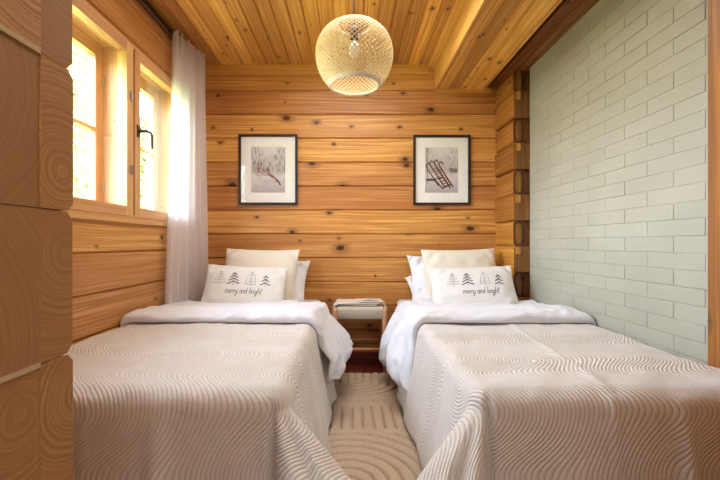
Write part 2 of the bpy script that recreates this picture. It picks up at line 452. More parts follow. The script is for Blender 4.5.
# floor
mb = MB(); x = -1.7
while x < 2.0:
    r = random.random(); ou, ov = random.uniform(0, 50), random.uniform(0, 50)
    mb.face([(x+.001, -2.6, 0), (x+.119, -2.6, 0), (x+.119, YB, 0), (x+.001, YB, 0)], [(a+ou, b+ov) for a, b in ((-2.6, 0), (-2.6, .119), (YB, .119), (YB, 0))], r)
    x += .12
mb.box(-1.7, 2.0, -2.6, YB+.1, -.06, -.002)
mb.build('floor', M['floor'], kind='structure')
mb = MB(); mb.box(XL, 1.2, YB-.018, YB+.012, 0, .07, axis='x', rnd=.2)
mb.build('baseboard_back', M['floor'], kind='structure', bevel=.003)

# front wall: cut log ends of the doorway (jamb)
JX, JY0, JYS, JY1 = -.405, .36, .497, .556
mb = MB(); k = -1
seamz = 1+.25-PIT*8
while True:
    z0 = seamz+k*PIT; z1 = z0+PIT; k += 1
    if z0 > ZC: break
    if z1 < .02: continue
    z0c = max(z0, 0); z1c = min(z1, ZC)
    cv = .008
    for (ya, yb, side) in ((JY0, JYS, 0), (JYS, JY1, 1)):
        r = random.random(); flip = random.random() < .5
        cy = (yb+.0 if side == 0 and flip else ya-.02) + random.uniform(-.05, .03); czz = (z0+z1)/2+random.uniform(-.06, .06)
        if side == 1: cy = yb + random.uniform(-.03, .02)
        if side == 0: ring = [(ya, z0c+.001), (yb-.0006, z0c+.001), (yb-.0006, z1c-.001), (ya, z1c-.001)]
        else:         ring = [(ya+.0006, z0c+.001), (yb-cv*1.3, z0c+.001), (yb, z0c+cv*1.5), (yb, z1c-cv*1.5), (yb-cv*1.3, z1c-.001), (ya+.0006, z1c-.001)]
        jx = JX + random.uniform(-.0015, .0015)
        mb.face([(jx, y, z) for y, z in ring], [(y-cy, z-czz) for y, z in ring], r, 0)
        n_ = len(ring)
        for i in range(n_):
            (y_a, z_a), (y_b, z_b) = ring[i], ring[(i+1) % n_]
            pts = [(jx, y_a, z_a), (XL-.1, y_a, z_a), (XL-.1, y_b, z_b), (jx, y_b, z_b)]
            mb.face(pts, [(p[0]+r*30, p[2]+p[1]) for p in pts], r, 1)
mb.build('wall_front', [M['endgrain'], M['log_left']], kind='structure')
mb = MB(); mb.box(-.44, -.412, JY0+.01, JY1-.016, 0, ZC, mat=0)
[mb.box(JX-.03, JX+.0015, JY0, JYS-.001, zz-.0035, zz+.0035) for zz in (1.25, .841)]
mb.build('wall_front_core', simple('joint_seal', (196,172,128), .9), kind='structure')
# wall on the other side of the opening and the hallway behind the camera
mb = MB(); log_wall(mb, .556, 'x', .75, XR+.05, 0, ZC, 1.272-PIT*8, 1)
mb.box(.75, XR+.05, .36, .55, 0, ZC)
mb.build('wall_front_right', M['log_left'], kind='structure')
mb = MB()
mb.face([(-1.7, -2.6, 0), (2, -2.6, 0), (2, -2.6, 2.55), (-1.7, -2.6, 2.55)])
mb.face([(-1.7, -2.6, 0), (-1.7, .3, 0), (-1.7, .3, 2.55), (-1.7, -2.6, 2.55)])
mb.face([(2, -2.6, 0), (2, .3, 0), (2, .3, 2.55), (2, -2.6, 2.55)])
mb.face([(-1.7, .3, 0), (XL-.05, .3, 0), (XL-.05, .3, 2.55), (-1.7, .3, 2.55)])
mb.face([(XR, .3, 0), (2, .3, 0), (2, .3, 2.55), (XR, .3, 2.55)])
mb.face([(-1.7, -2.6, 2.55), (2, -2.6, 2.55), (2, .32, 2.55), (-1.7, .32, 2.55)])
mb.build('wall_hall', simple('hall_paint', (226,216,200), .8), kind='structure')

# ---------------------------------------------------------------- window
win = empty('window_1', (XL, 2.2, WZ0), kind='structure')
wl = Vector((XL, 2.2, WZ0))
def wbox(mb, xa, xb, ya, yb, za, zb, axis, r=.5):
    mb.box(xa-wl.x, xb-wl.x, ya-wl.y, yb-wl.y, za-wl.z, zb-wl.z, axis=axis, rnd=r, ou=random.uniform(0, 40), ov=random.uniform(0, 40))
def rect_frame(name, xa, xb, ya, yb, za, zb, w, par=win, bevel=.003, wb=None, mat='winwood'):
    mb = MB(); wb = wb or w
    wbox(mb, xa, xb, ya, ya+w, za, zb, 'z', random.random()); wbox(mb, xa, xb, yb-w, yb, za, zb, 'z', random.random())
    wbox(mb, xa, xb, ya+w, yb-w, za, za+wb, 'y', random.random()); wbox(mb, xa, xb, ya+w, yb-w, zb-w, zb, 'y', random.random())
    return mb.build(name, M[mat], par, bevel=bevel)
MY = 2.203
# jamb box lining through the wall + face board
mb = MB()
wbox(mb, XL-.195, XL+.006, WY0, WY0+.03, WZ0, WZ1, 'z', .6); wbox(mb, XL-.195, XL+.006, WY1-.03, WY1, WZ0, WZ1, 'z', .6)
wbox(mb, XL-.195, XL+.012, WY0, WY1, WZ0, WZ0+.028, 'y', .5); wbox(mb, XL-.195, XL+.008, WY0, WY1, WZ1-.03, WZ1, 'y', .5)
wbox(mb, XL-.195, XL+.006, MY-.022, MY+.022, WZ0, WZ1, 'z', .4)
mb.build('frame', M['winwood'], win, bevel=.002)
for (ya, yb, hinge_y) in ((WY0+.026, MY-.012, MY-.024), (MY+.014, WY1-.026, WY1-.05)):
    g0, g1 = WZ0+.018, WZ1-.02
    sash = rect_frame('sash', XL-.03, XL+.016, ya, yb, g0, g1, .055)
    mb = MB(); wbox(mb, XL-.016, XL-.012, ya+.05, yb-.05, g0+.05, g1-.05, 'y'); mb.build('pane', M['glass'], sash)
    mb = MB()
    for hz in (1.42, 1.84) if yb < MY else (1.34, 1.86):
        p = Vector((XL+.020, yb-.012, hz))-wl
        mb.tube([p+Vector((0, 0, -.026)), p+Vector((0, 0, .026))], .0065, 10)
        mb.box(p.x-.004, p.x+.001, p.y-.016, p.y+.004, p.z-.022, p.z+.022)
    mb.build('hinge', M['steel'], sash, smooth=False)
    if ya > MY:
        mb = MB(); p = Vector((XL+.016, ya+.03, 1.66))-wl
        mb.box(p.x, p.x+.008, p.y-.012, p.y+.012, p.z-.035, p.z+.035)
        mb.tube([p+Vector((.006, 0, 0)), p+Vector((.045, 0, 0))], .008, 10)
        mb.tube([p+Vector((.045, -.004, .004)), p+Vector((.05, .05, .004)), p+Vector((.05, .062, -.006)), p+Vector((.05, .066, -.09))], [.008, .008, .008, .006], 10)
        mb.build('handle', M['handle'], sash)
    # outer sash
    osh = rect_frame('outer_sash', XL-.188, XL-.147, ya-.01, yb+.01, g0, g1, .085)
    mb = MB(); wbox(mb, XL-.170, XL-.166, ya+.04, yb-.04, g0+.05, g1-.05, 'y'); mb.build('pane', M['glass'], osh)
    mb = MB(); zc = 1.635; wbox(mb, XL-.182, XL-.152, ya+.045, yb-.045, zc-.010, zc+.010, 'y'); mb.build('glazing_bar', M['winwood'], osh)
    mb = MB()
    for hz in (1.32, 1.92):
        p = Vector((XL-.142, yb-.02, hz))-wl
        mb.tube([p+Vector((0, 0, -.025)), p+Vector((0, 0, .025))], .006, 8)
    mb.build('hinge', M['steel'], osh)
# sill ledge board under the window
mb = MB(); mb.box(XL-.01, XL+.022, WY0-.02, YB-.05, WZ0-.02, WZ0, axis='y', rnd=.7)
mb.build('trim_6', M['winwood'], kind='structure', bevel=.004)

# ---------------------------------------------------------------- outside
mb = MB(); mb.face([(-40, -30, -.6), (30, -30, -.6), (30, 50, -.6), (-40, 50, -.6)]); mb.build('ground', M['grass'], kind='structure')
def tree(x, y, h, r, seed, label):
    rr = random.Random(seed); root = empty('tree', (x, y, -.6))
    tag(root, label, 'tree')
    mb = MB(); mb.tube([(0, 0, 0), (.05, .03, h*.4), (-.03, .02, h*.75), (0, 0, h*.97)], [.13, .1, .06, .02], 9)
    for i in range(14):
        z = h*(.25+.65*i/14); a = rr.uniform(0, 6.28); L = r*(1-.6*i/14)
        mb.tube([(0, 0, z), (cos(a)*L*.5, sin(a)*L*.5, z+.25), (cos(a)*L*.9, sin(a)*L*.9, z+.35)], [.035, .02, .008], 5)
    mb.build('trunk', M['bark'], root, smooth=True)
    mb = MB()
    for i in range(8000):
        t = rr.random(); z = h*(.16+.86*t); R = r*sin(pi*min(1, .12+.85*t))**.7*rr.random()**.5; a = rr.uniform(0, 6.28)
        c = Vector((cos(a)*R, sin(a)*R, z)); u = Vector((rr.gauss(0, 1), rr.gauss(0, 1), rr.gauss(0, 1))).normalized(); v = u.orthogonal().normalized(); s = rr.uniform(.05, .1)
        mb.face([c-u*s, c+v*s*.5, c+u*s, c-v*s*.5])
    mb.build('foliage', M['foliage'], root)
tree(-7.0, 8.6, 6.0, 1.5, 1, 'leafy garden tree outside the window, seen through the left panes')
tree(-9.5, 13.0, 8.5, 2.2, 2, 'taller leafy tree further off behind the first one outside the window')
tree(-5.6, 10.7, 5.0, 1.0, 3, 'small leafy tree outside, seen through the narrow right pane by the curtain')

# ---------------------------------------------------------------- curtain and rail
def rail():
    t = empty('curtain_rail', (XL+.026, 2.0, ZC-.05))
    mb = MB(); mb.box(-.012, .012, -1.2, 1.18, -.016, .014); mb.build('track', M['black'], t, bevel=.003)
    mb = MB(); mb.box(-.004, .004, -1.2, 1.18, -.018, -.0155); mb.build('runner_slot', M['steel'], t)
    tag(t, 'black metal curtain rail fixed along the top of the window wall', 'curtain rail')
rail()
def curtain():
    us = lsp(0, 1, 260); vs = lsp(0, 1, 60)
    def P(u, v):     # v 0 = floor, 1 = top
        y = (2.46+.15*v) + u*(3.03-.06*v-2.46-.15*v) ; x = -1.215 + .085*u
        w = 2*pi*5.5*(u+.02*sin(9*u))
        amp = (.030+.010*sin(5*u+1))*(1-.35*v)
        x += amp*sin(w+.5*sin(3*v)); y += .016*sin(2*w+1)*(1-.2*v)
        x += .012*nz(u*7, v*1.5)
        if v > .94: x += 0; y += .004*sin(w*4)
        z = .02+(ZC-.045-.02)*v + (.010*abs(sin(w)) if v > .985 else 0)
        return (x, y, z)
    v_, f_, u_ = grid(P, us, vs)
    mb = MB(); mb.mesh(v_, f_, u_)
    o = mb.build('curtain', M['curtain'], smooth=True)
    tag(o, 'sheer white pleated curtain gathered beside the window', 'curtain')
    mb = MB()
curtain()

# ---------------------------------------------------------------- beds
TOP = .552
def sheet_pt(du, dv, bx, by, top, R, flare, corner=0., fold=0., fl=None):
    """du signed side excess, dv foot excess; returns draped point"""
    r = hypot(du, dv)
    if r < 1e-9: return Vector((bx, by, top))
    dx, dy = du/r, -dv/r
    q = R*pi/2
    if r < q: h = R*sin(r/R); z = top-R*(1-cos(r/R))
    else:
        e = r-q; th = min(abs(du), dv)/max(abs(du), dv) if max(abs(du), dv) > 0 else 0
        k = flare + corner*sst(0, .55, th)
        h = R + k*e + fold*min(1, e/.25); z = top-R - e*sqrt(max(.05, 1-min(.9, k*k)))
    if z < .012: z = .012
    return Vector((bx+dx*h, by+dy*h, z))

def make_coverlet(x0, x1, seed, label, flL, flR, dL, dR, y0=1.205, corner=.62):
    W = x1-x0; L = 2.30-y0; F = .60
    us = lsp(-dL, W+dR, int((W+dL+dR)/.012)); vs = lsp(-F, L, int((L+F)/.012))
    def P(u, v):
        du = u if u < 0 else (u-W if u > W else 0); dv = -v if v < 0 else 0
        bx = x0+min(max(u, 0), W); by = y0+max(v, 0)
        r = hypot(du, dv)
        fl = (flL if du < 0 else flR) if abs(du) > dv else .06
        # long soft folds in the hanging parts
        s = (u*1.0 if dv >= abs(du) else v*1.1)
        fold = 0
        if r > 0:
            fold = .040*nz(s*3.6, seed*5.1, .3) + .012*nz(s*9, seed, r*.8)
        cr = corner if (du < 0 and flL > .1) or (du > 0 and flR > .1) else .05
        p = sheet_pt(du, dv, bx, by, TOP, .06, fl, cr, fold)
        if r > 0 and dv > 0 and abs(du) > 0 and cr > .1:
            # hollow either side of the corner cone
            a = atan2(abs(du), dv)/(pi/2); p += Vector((0, 1, 0))*(.05*exp(-((a-.12)/.10)**2)*min(1, r/.3))
        # top: slight puff and creases
        if r < .05:
            p.z += .008*nz(u*4, v*4, seed) + .005*nz(u*11, v*11, seed)
        ang = u-(W*.42)-.10*(v)
        p.z += .006*exp(-(ang/.012)**2)*(1 if r < .03 else 0)
        if dv > 0: p.y -= .007*exp(-((u-W*.42+.0*v)/.012)**2)*min(1, dv/.05) + .07*exp(-((u-W*.66)/.03)**2)*sst(.0, .5, dv) + .03*exp(-((u-W*.30)/.06)**2)*sst(.1, .5, dv)
        p.x = min(max(p.x, XL+.008), XR-.014)
        return p
    v_, f_, u_ = grid(P, us, vs, lambda u, v: (u+seed*.37, v))
    mb = MB(); mb.mesh(v_, f_, u_)
    o = mb.build('coverlet', M['coverlet'], smooth=True, solid=.005)
    return tag(o, label, 'bedspread')

def make_duvet(x0, x1, seed, label, flL, flR, dL, dR, y0=2.075, y1=2.74):
    W = x1-x0; T = .045
    us = lsp(-dL, W+dR, int((W+dL+dR)/.010))
    # closed loop in v : bottom back -> front roll -> top back
    S = []
    nb = 22
    for i in range(nb): S.append((y1-(y1-y0-.03)*i/nb, 0))
    for i in range(13):
        a = -pi/2-pi*i/12; S.append((y0+.03+.03*cos(a), T/2+T/2*sin(a)))
    for i in range(1, 56): S.append((y0+.03+(y1-y0-.03)*i/55, T))
    def P(u, k):
        y, o = S[k]
        du = u if u < 0 else (u-W if u > W else 0)
        bx = x0+min(max(u, 0), W)
        fl = flL if du < 0 else flR
        d = abs(du); sg = -1 if du < 0 else 1
        yy = y + .05*sin(u*3+seed) * (1 if o > 0 else .4)*.25
        edge = sst(0, .05, min(u+dL, W+dR-u))        # pinch at hem
        o2 = o*(.25+.75*edge)
        base = TOP+.006; R = .05; q = R*pi/2
        if d < 1e-9: p = Vector((bx, yy, base+o2))
        else:
            if d < q: h = R*sin(d/R); z = base-R*(1-cos(d/R)); nx, nz_ = sin(d/R), cos(d/R)
            else:
                e = d-q; far = sst(y0, y0+.28, y)
                g = fl*(.55+.6*far)
                h = R+g*(1-exp(-e/.16)); z = base-R-e*.93; nx, nz_ = 1, .1
            p = Vector((bx+sg*(h+nx*o2), yy, z+nz_*o2))
            p.y -= .05*sst(.1, .4, d)*(1-sst(y0, y1, y))
            p.x += sg*(.025*sst(.05, .2, d)*sin(y*17+seed*2+d*3) + .014*sst(.02, .1, d)*(1-abs(nz(y*14+d*3, d*5-y*2, seed))*4))
            p.z += .03*sst(.15, .4, d)*sin(y*10+seed)
            if sg*p.x > 0 and fl < .03: pass
        wq = nz(u*2.5, y*3, seed+9)
        bul = .012*(1-abs(nz(u*5+seed+wq, y*8+wq, seed+4))*3.0) + .006*(1-abs(nz(u*11+wq*2, y*15, seed+7))*3)-.009+T*.45*nz(u*2.2+seed, y*3.5) + .010*nz(u*6, y*7, seed)
        if o > T*.4: p.z += (bul*.7 + .016*sst(y0-.02, y0+.10, y)*(1-sst(y0+.15, y0+.4, y)) - .02*sst(y0+.3, y0+.6, y))*(1 if d < .03 else .3)
        if o > T*.4: p.z += .008*sin((u*1.0+y*2.2)*9+2*nz(u*3, y*3))*exp(-((y-y0-.1)/.2)**2)
        lim0, lim1 = XL+.008, XR-.010
        p.x = min(max(p.x, lim0), lim1)
        return p
    v_, f_, u_ = grid(P, us, list(range(len(S))), lambda u, k: (u, S[k][0]))
    n = len(us); m = len(S)
    mb = MB(); mb.mesh(v_, f_, u_)
    # close the back and the two hems
    k0 = 0
    for i in range(n-1): mb.f.append((i, (m-1)*n+i, (m-1)*n+i+1, i+1)); mb.uv.append([(0, 0)]*4); mb.r.append(.5); mb.m.append(0)
    for c in (0, n-1):
        a = 0; b = m-1
        while b-a > 1:
            q = (a*n+c, (a+1)*n+c, (b-1)*n+c, b*n+c) if b-1 > a+1 else (a*n+c, (a+1)*n+c, b*n+c)
            mb.f.append(q); mb.uv.append([(0, 0)]*len(q)); mb.r.append(.5); mb.m.append(0); a += 1; b -= 1
    o = mb.build('duvet', M['duvet'], smooth=True, weld=True)
    return tag(o, label, 'duvet')

def make_bed(x0, x1, label):
    cx = (x0+x1)/2; t = empty('bed', (cx, 2.2, 0)); w = (x1-x0)/2
    def rb(a, b, c, d, e, f, name, mat, bev):
        mb = MB(); mb.box(a, b, c, d, e, f); o = mb.build(name, mat, t, smooth=True, weld=True)
        bm_ = o.modifiers.new('bevel', 'BEVEL'); bm_.width = bev; bm_.segments = 4
    rb(-w, w, -.975, 1.02, .34, TOP-.026, 'mattress', M['mattress'], .035)
    rb(-w+.01, w-.01, -.965, 1.015, .12, .34, 'base', M['base'], .015)
    for sx in (-1, 1):
        for sy in (-.9, .95):
            mb = MB(); mb.tube([(sx*(w-.08), sy, 0.001), (sx*(w-.08), sy, .12)], [.022, .03], 12); mb.build('leg', M['stool'], t)
    tag(t, label, 'bed')
LX0, LX1, RX0, RX1 = -1.20, -.245, .43, 1.30
make_bed(-1.15, -.245, 'single bed along the window wall, mostly hidden under its bedding')
make_bed(.395, 1.232, 'single bed along the white brick wall, mostly hidden under its bedding')
make_coverlet(LX0, LX1, 1, 'quilted beige coverlet with wavy channels over the bed by the window', .10, .20, .30, .53)
make_coverlet(RX0, RX1, 2, 'quilted beige coverlet with wavy channels over the bed by the brick wall', .17, .02, .53, .30)
make_duvet(LX0, LX1, 1, 'white duvet folded back across the bed by the window', .05, .17, .10, .34)
make_duvet(RX0, RX1, 3, 'white duvet folded back across the bed by the brick wall', .10, .02, .43, .06)

# ---------------------------------------------------------------- pillows
def pillow_fn(w, h, t, seed, pinch=.05, wr=.006):
    def P(a, b, s=1):
        e = max(0, (1-abs(a)**2.6))**.55*max(0, (1-abs(b)**2.6))**.55
        x = a*w/2*(1-pinch*(1-b*b)*abs(a)**3); z = b*h/2*(1-pinch*(1-a*a)*abs(b)**3*1.2)
        y = -s*t/2*e*(1+.10*nz(a*1.6, b*1.6, seed))
        y += wr*nz(a*4+seed, b*4, s)*min(1, e*3)
        y += wr*1.2*sin((abs(a)+abs(b)*.6)*16+seed)*exp(-((abs(a)-.85)**2+(abs(b)-.8)**2)/.08)*min(1, e*4)
        # slump: bottom a bit fuller
        y += -s*.12*t*e*(-b)*.5
        return Vector((x, y, z))
    return P
def make_pillow(name, w, h, t, mat, loc, rot, seed, label, cat='pillow', piping=False, group=None, pinch=.05, wr=.007):
    P = pillow_fn(w, h, t, seed, pinch, wr)
    root = empty(name, loc, rot)
    n = 44; L = [sin(pi/2*x) for x in lsp(-1, 1, n)]
    mb = MB()
    for s in (1, -1):
        v_, f_, u_ = grid(lambda a, b: P(a, b, s), L, L)
        if s == -1: f_ = [tuple(reversed(f)) for f in f_]
        mb.mesh(v_, f_, u_)
    mb.build('cushion', mat, root, smooth=True, weld=True)
    if piping:
        mb = MB(); pts = []
        for k in range(4):
            for i in range(24):
                q = -1+2*i/24
                a, b = [(q, -1), (1, q), (-q, 1), (-1, -q)][k]; pts.append(P(a, b))
        pts.append(pts[0]); mb.tube(pts, .0035, 6, cap=False); mb.build('piping', M['pillow_cream'], root, smooth=True)
    tag(root, label, cat, group)
    return root, P

# printed motif: four fir trees and the words "merry and bright" as pen strokes, laid on the pillow's skin
def strokes_text():
    G = {}
    def arc(cx, cy, rx, ry, a0, a1, n=9): return [(cx+rx*cos(math.radians(a0+(a1-a0)*i/(n-1))), cy+ry*sin(math.radians(a0+(a1-a0)*i/(n-1)))) for i in range(n)]
    G['m'] = (1.3, [[(0, 0), (.05, 1)]+arc(.3, .7, .22, .3, 170, 0)+[(.52, 0)], [(.52, .6)]+arc(.78, .7, .24, .3, 170, 0)+[(1.04, .1), (1.25, 0)]])
    G['e'] = (.75, [[(0, .4), (.5, .55)]+arc(.28, .5, .24, .5, 20, 320, 14)])
    G['r'] = (.65, [[(0, 0), (.08, .95), (.1, .7), (.3, .98), (.5, .9), (.45, .6)]])
    G['y'] = (.8, [[(0, 1), (.1, .3), (.3, .1), (.5, .4), (.6, 1)], [(.6, 1), (.5, 0), (.3, -.9), (.05, -.75), (.3, -.2), (.75, .1)]])
    G['a'] = (.85, [arc(.3, .48, .28, .48, 40, 400, 14), [(.58, 1), (.56, .2), (.8, 0)]])
    G['n'] = (.85, [[(0, 0), (.06, 1)]+arc(.34, .7, .24, .3, 170, 0)+[(.6, .1), (.8, 0)]])
    G['d'] = (.9, [arc(.3, .48, .28, .48, 40, 400, 14), [(.66, 2.1), (.58, .2), (.85, 0)]])
    G['b'] = (.8, [[(.15, 2.1), (.02, .2)]+arc(.3, .45, .28, .45, 190, 500, 14)])
    G['i'] = (.4, [[(.05, 1), (.05, .1), (.35, 0)], [(.1, 1.45), (.14, 1.55)]])
    G['g'] = (.85, [arc(.3, .48, .28, .48, 40, 400, 14), [(.58, 1), (.52, -.6), (.25, -.95), (.02, -.6), (.8, .1)]])
    G['h'] = (.85, [[(.1, 2.1), (.02, 0)], [(.03, .5)]+arc(.34, .7, .24, .3, 170, 0)+[(.6, .1), (.8, 0)]])
    G['t'] = (.6, [[(.25, 1.9), (.15, .2), (.45, 0)], [(-.1, 1.25), (.6, 1.4)]])
    out = []; x = 0
    for ch in 'merry and bright':
        if ch == ' ': x += .6; continue
        w, ss = G[ch]
        for s in ss: out.append([(x+p[0]+p[1]*.14, p[1]) for p in s])
        x += w
    return out, x
def ribbon(mb, pts, w, f):
    """pts in pillow metres; f maps to 3d; thin raised ribbon"""
    # resample
    q = [pts[0]]
    for a, b in zip(pts, pts[1:]):
        n = max(1, int(hypot(b[0]-a[0], b[1]-a[1])/.006))
        for i in range(1, n+1): q.append((a[0]+(b[0]-a[0])*i/n, a[1]+(b[1]-a[1])*i/n))
    L = []
    for i, p in enumerate(q):
        a = q[max(0, i-1)]; b = q[min(len(q)-1, i+1)]; d = hypot(b[0]-a[0], b[1]-a[1]) or 1
        nx, ny = -(b[1]-a[1])/d*w/2, (b[0]-a[0])/d*w/2
        L.append((f(p[0]+nx, p[1]+ny), f(p[0]-nx, p[1]-ny)))
    for (a, b), (c, d) in zip(L, L[1:]): mb.face([a, b, d, c])
def print_on(root, P, w, h, sh=0.):
    def f(x, z):
        a = (x+sh)/(w/2); b = z/(h/2); p = P(a, b); return p+Vector((0, -.0012, 0))
    mb = MB()
    sw = .0026
    def twig(cx, z0, z1, hw, n, dots=True):        # fine outlined tree
        ribbon(mb, [(cx, z0-.012), (cx, z1)], sw*.7, f)
        for i in range(n):
            t = (i+.5)/n; z = z0+(z1-z0)*t; k = hw*(1-t)+.004
            for s in (-1, 1):
                ribbon(mb, [(cx, z), (cx+s*k, z-.004)], sw*.75, f)
                ribbon(mb, [(cx+s*k*1.1, z+.004), (cx+s*k*1.3, z-.002)], sw*1.1, f)
                ribbon(mb, [(cx+s*k*.5, z+.009), (cx+s*k*.6, z+.004)], sw, f)
    def outline(cx, z0, z1, hw):
        ribbon(mb, [(cx, z0-.012), (cx, z1+.006)], sw*.7, f)
        ribbon(mb, [(cx-hw, z0), (cx-hw*.8, z0+(z1-z0)*.5), (cx, z1), (cx+hw*.8, z0+(z1-z0)*.5), (cx+hw, z0), (cx-hw, z0)], sw*.75, f)
        for t in (.2, .45, .7):
            z = z0+(z1-z0)*t; k = hw*.6*(1-t)
            ribbon(mb, [(cx-k, z-.003), (cx, z+.004), (cx+k, z-.003)], sw*.8, f)
    def bold(cx, z0, z1, hw, n):
        ribbon(mb, [(cx, z0-.012), (cx, z1)], sw, f)
        for i in range(n):
            t = i/n; z = z0+(z1-z0)*t; k = hw*(1-t*.72)
            ribbon(mb, [(cx-k, z), (cx-k*.5, z+.007), (cx, z+.020), (cx+k*.5, z+.007), (cx+k, z)], .0078, f)
    z0 = .004; z1 = .108; x = -w*.33
    for fn, a in ((twig, (x, z0, z1, .036, 5)), (bold, (x+.10, z0, z1-.010, .044, 4)), (outline, (x+.222, z0, z1, .036)), (bold, (x+.325, z0, z1-.020, .036, 3))):
        fn(*a); mb.build('tree_print', M['ink'], root); mb.__init__()
    st, tw = strokes_text(); k = .255/tw
    for s in st: ribbon(mb, [(-w*.24+p[0]*k, -.068+p[1]*k*1.15) for p in s], .0030, f)
    mb.build('lettering', M['ink'], root)

D = math.radians
# left bed
make_pillow('pillow', .60, .46, .15, M['pillow_white'], (-.64, 3.06, .675), (D(-36), D(2), 0), 3, 'white sleeping pillow with beige piping at the back of the window bed', piping=True, pinch=.09, wr=.02)
make_pillow('pillow', .60, .47, .15, M['pillow_cream'], (-.71, 2.98, .735), (D(-22), D(1), D(-3)), 5, 'plain off-white pillow behind the printed one on the window bed')
r_, P_ = make_pillow('cushion', .60, .36, .13, M['pillow_print'], (-.765, 2.77, .672), (D(-30), D(3), D(4)), 7, 'white oblong cushion printed with fir trees on the window bed', 'cushion')
print_on(r_, P_, .60, .36, .022)
# right bed
make_pillow('pillow', .60, .46, .14, M['pillow_white'], (.765, 3.0, .60), (D(-58), D(-2), 0), 13, 'lower white pillow, its corner poking out beneath the other on the brick-wall bed', pinch=.09, wr=.02)
make_pillow('pillow', .60, .46, .15, M['pillow_white'], (.775, 3.06, .71), (D(-34), D(-1), D(-2)), 11, 'upper white pillow leaning on the log wall on the brick-wall bed', pinch=.09, wr=.02)
make_pillow('pillow', .60, .47, .15, M['pillow_cream'], (.875, 2.98, .735), (D(-22), D(-1), D(2)), 15, 'plain cream pillow behind the printed one on the brick-wall bed')
r_, P_ = make_pillow('cushion', .62, .36, .13, M['pillow_print'], (.895, 2.77, .668), (D(-32), D(-2), D(-4)), 17, 'cream oblong cushion printed with fir trees on the brick-wall bed', 'cushion')
print_on(r_, P_, .62, .36, .06)

# ---------------------------------------------------------------- stool
def stool():
    t = empty('stool', (.078, 3.02, 0)); W, Dp, H = .205, .16, .515
    for sx in (-1, 1):
        for sy in (-1, 1):
            mb = MB(); mb.tube([(sx*(W-.018), sy*(Dp-.018), 0), (sx*(W-.018), sy*(Dp-.018), .2), (sx*(W-.019), sy*(Dp-.018), H-.03), (sx*(W-.019), sy*(Dp-.018), H-.004)], [.013, .0185, .0195, .015], 16)
            mb.build('leg', M['stool'], t, smooth=True)
    for sy in (-1, 1):
        mb = MB(); mb.tube([(-W+.02, sy*(Dp-.018), .195), (W-.02, sy*(Dp-.018), .195)], .011, 12); mb.build('stretcher', M['stool'], t, smooth=True)
    for sx in (-1, 1):
        mb = MB(); mb.tube([(sx*(W-.018), -Dp+.02, .255), (sx*(W-.018), Dp-.02, .255)], .011, 12); mb.build('stretcher', M['stool'], t, smooth=True)
    # woven seat wrapped round the rails: rounded box with cord relief
    a, b = W-.034, Dp-.004
    prof = []
    for i in range(9): w = pi/2*i/8; prof.append((-b+.02-.02*sin(w), H-.02+.02*cos(w)))
    prof = [(0, H-.006)]+prof+[(-b, H-.085), (-b+.012, H-.095), (-b+.03, H-.085), (-b+.03, H-.05), (0, H-.035)]
    mir = [(-y, z) for y, z in reversed(prof)]
    ring = prof+mir
    xs = lsp(-a, a, 90)
    v_ = []; u_ = []; L = [0]
    for p, q in zip(ring, ring[1:]): L.append(L[-1]+hypot(q[0]-p[0], q[1]-p[1]))
    for i, (y, z) in enumerate(ring):
        for x in xs: v_.append((x, y, z)); u_.append((x, L[i]))
    n = len(xs); m = len(ring)
    f_ = [(j*n+i, j*n+i+1, ((j+1) % m)*n+i+1, ((j+1) % m)*n+i) for j in range(m-1) for i in range(n-1)]
    mb = MB(); mb.mesh(v_, f_, u_)
    for sx in (-1, 1):   # side edges between the legs
        mb.box(sx*(W-.008)-.014, sx*(W-.008)+.008-(.0 if sx > 0 else 0), -Dp+.04, Dp-.04, H-.06, H-.006, axis='y')
    mb.build('seat', M['cord'], t, smooth=True)
    tag(t, 'small wooden stool with a woven paper-cord seat between the beds', 'stool')
stool()
# folded cloth on the stool
def napkin():
    mb = MB()
    layers = [((-.185, -.12), (.15, .125), .013, .518, -4), ((-.17, -.118), (.165, .11), .010, .532, 2), ((-.02, -.115), (.19, .06), .009, .543, 9)]
    for (x0, y0), (x1, y1), th, z, rot in layers:
        def P(u, v, s):
            x = x0+(x1-x0)*u; y = y0+(y1-y0)*v
            e = min(u, 1-u, v, 1-v)*8; e = sqrt(min(1, e))
            zz = z+th/2+s*th/2*e+.004*nz(x*14, y*14, z*30)*(1 if s > 0 else .5)
            a = D(rot); return Vector((x*cos(a)-y*sin(a)*(1), x*sin(a)*.5+y*cos(a), zz))
        for s in (1, -1):
            v_, f_, u_ = grid(lambda u, v: P(u, v, s), lsp(0, 1, 30), lsp(0, 1, 20))
            mb.mesh(v_, f_ if s > 0 else [tuple(reversed(f)) for f in f_], u_)
    # turned-up corner
    v_, f_, u_ = grid(lambda u, v: Vector((.02+.165*u, -.10+.11*v*(1-u)+.02*u, .553+.014*sin(pi*u)*(1-.5*v)-.006*u)), lsp(0, 1, 16), lsp(0, 1, 8))
    mb.mesh(v_, f_, u_)
    o = mb.build('folded_cloth', M['fold'], smooth=True)
    o.location = (.065, 3.02, 0)
    tag(o, 'folded cream cloth lying on the woven stool seat', 'cloth')
napkin()

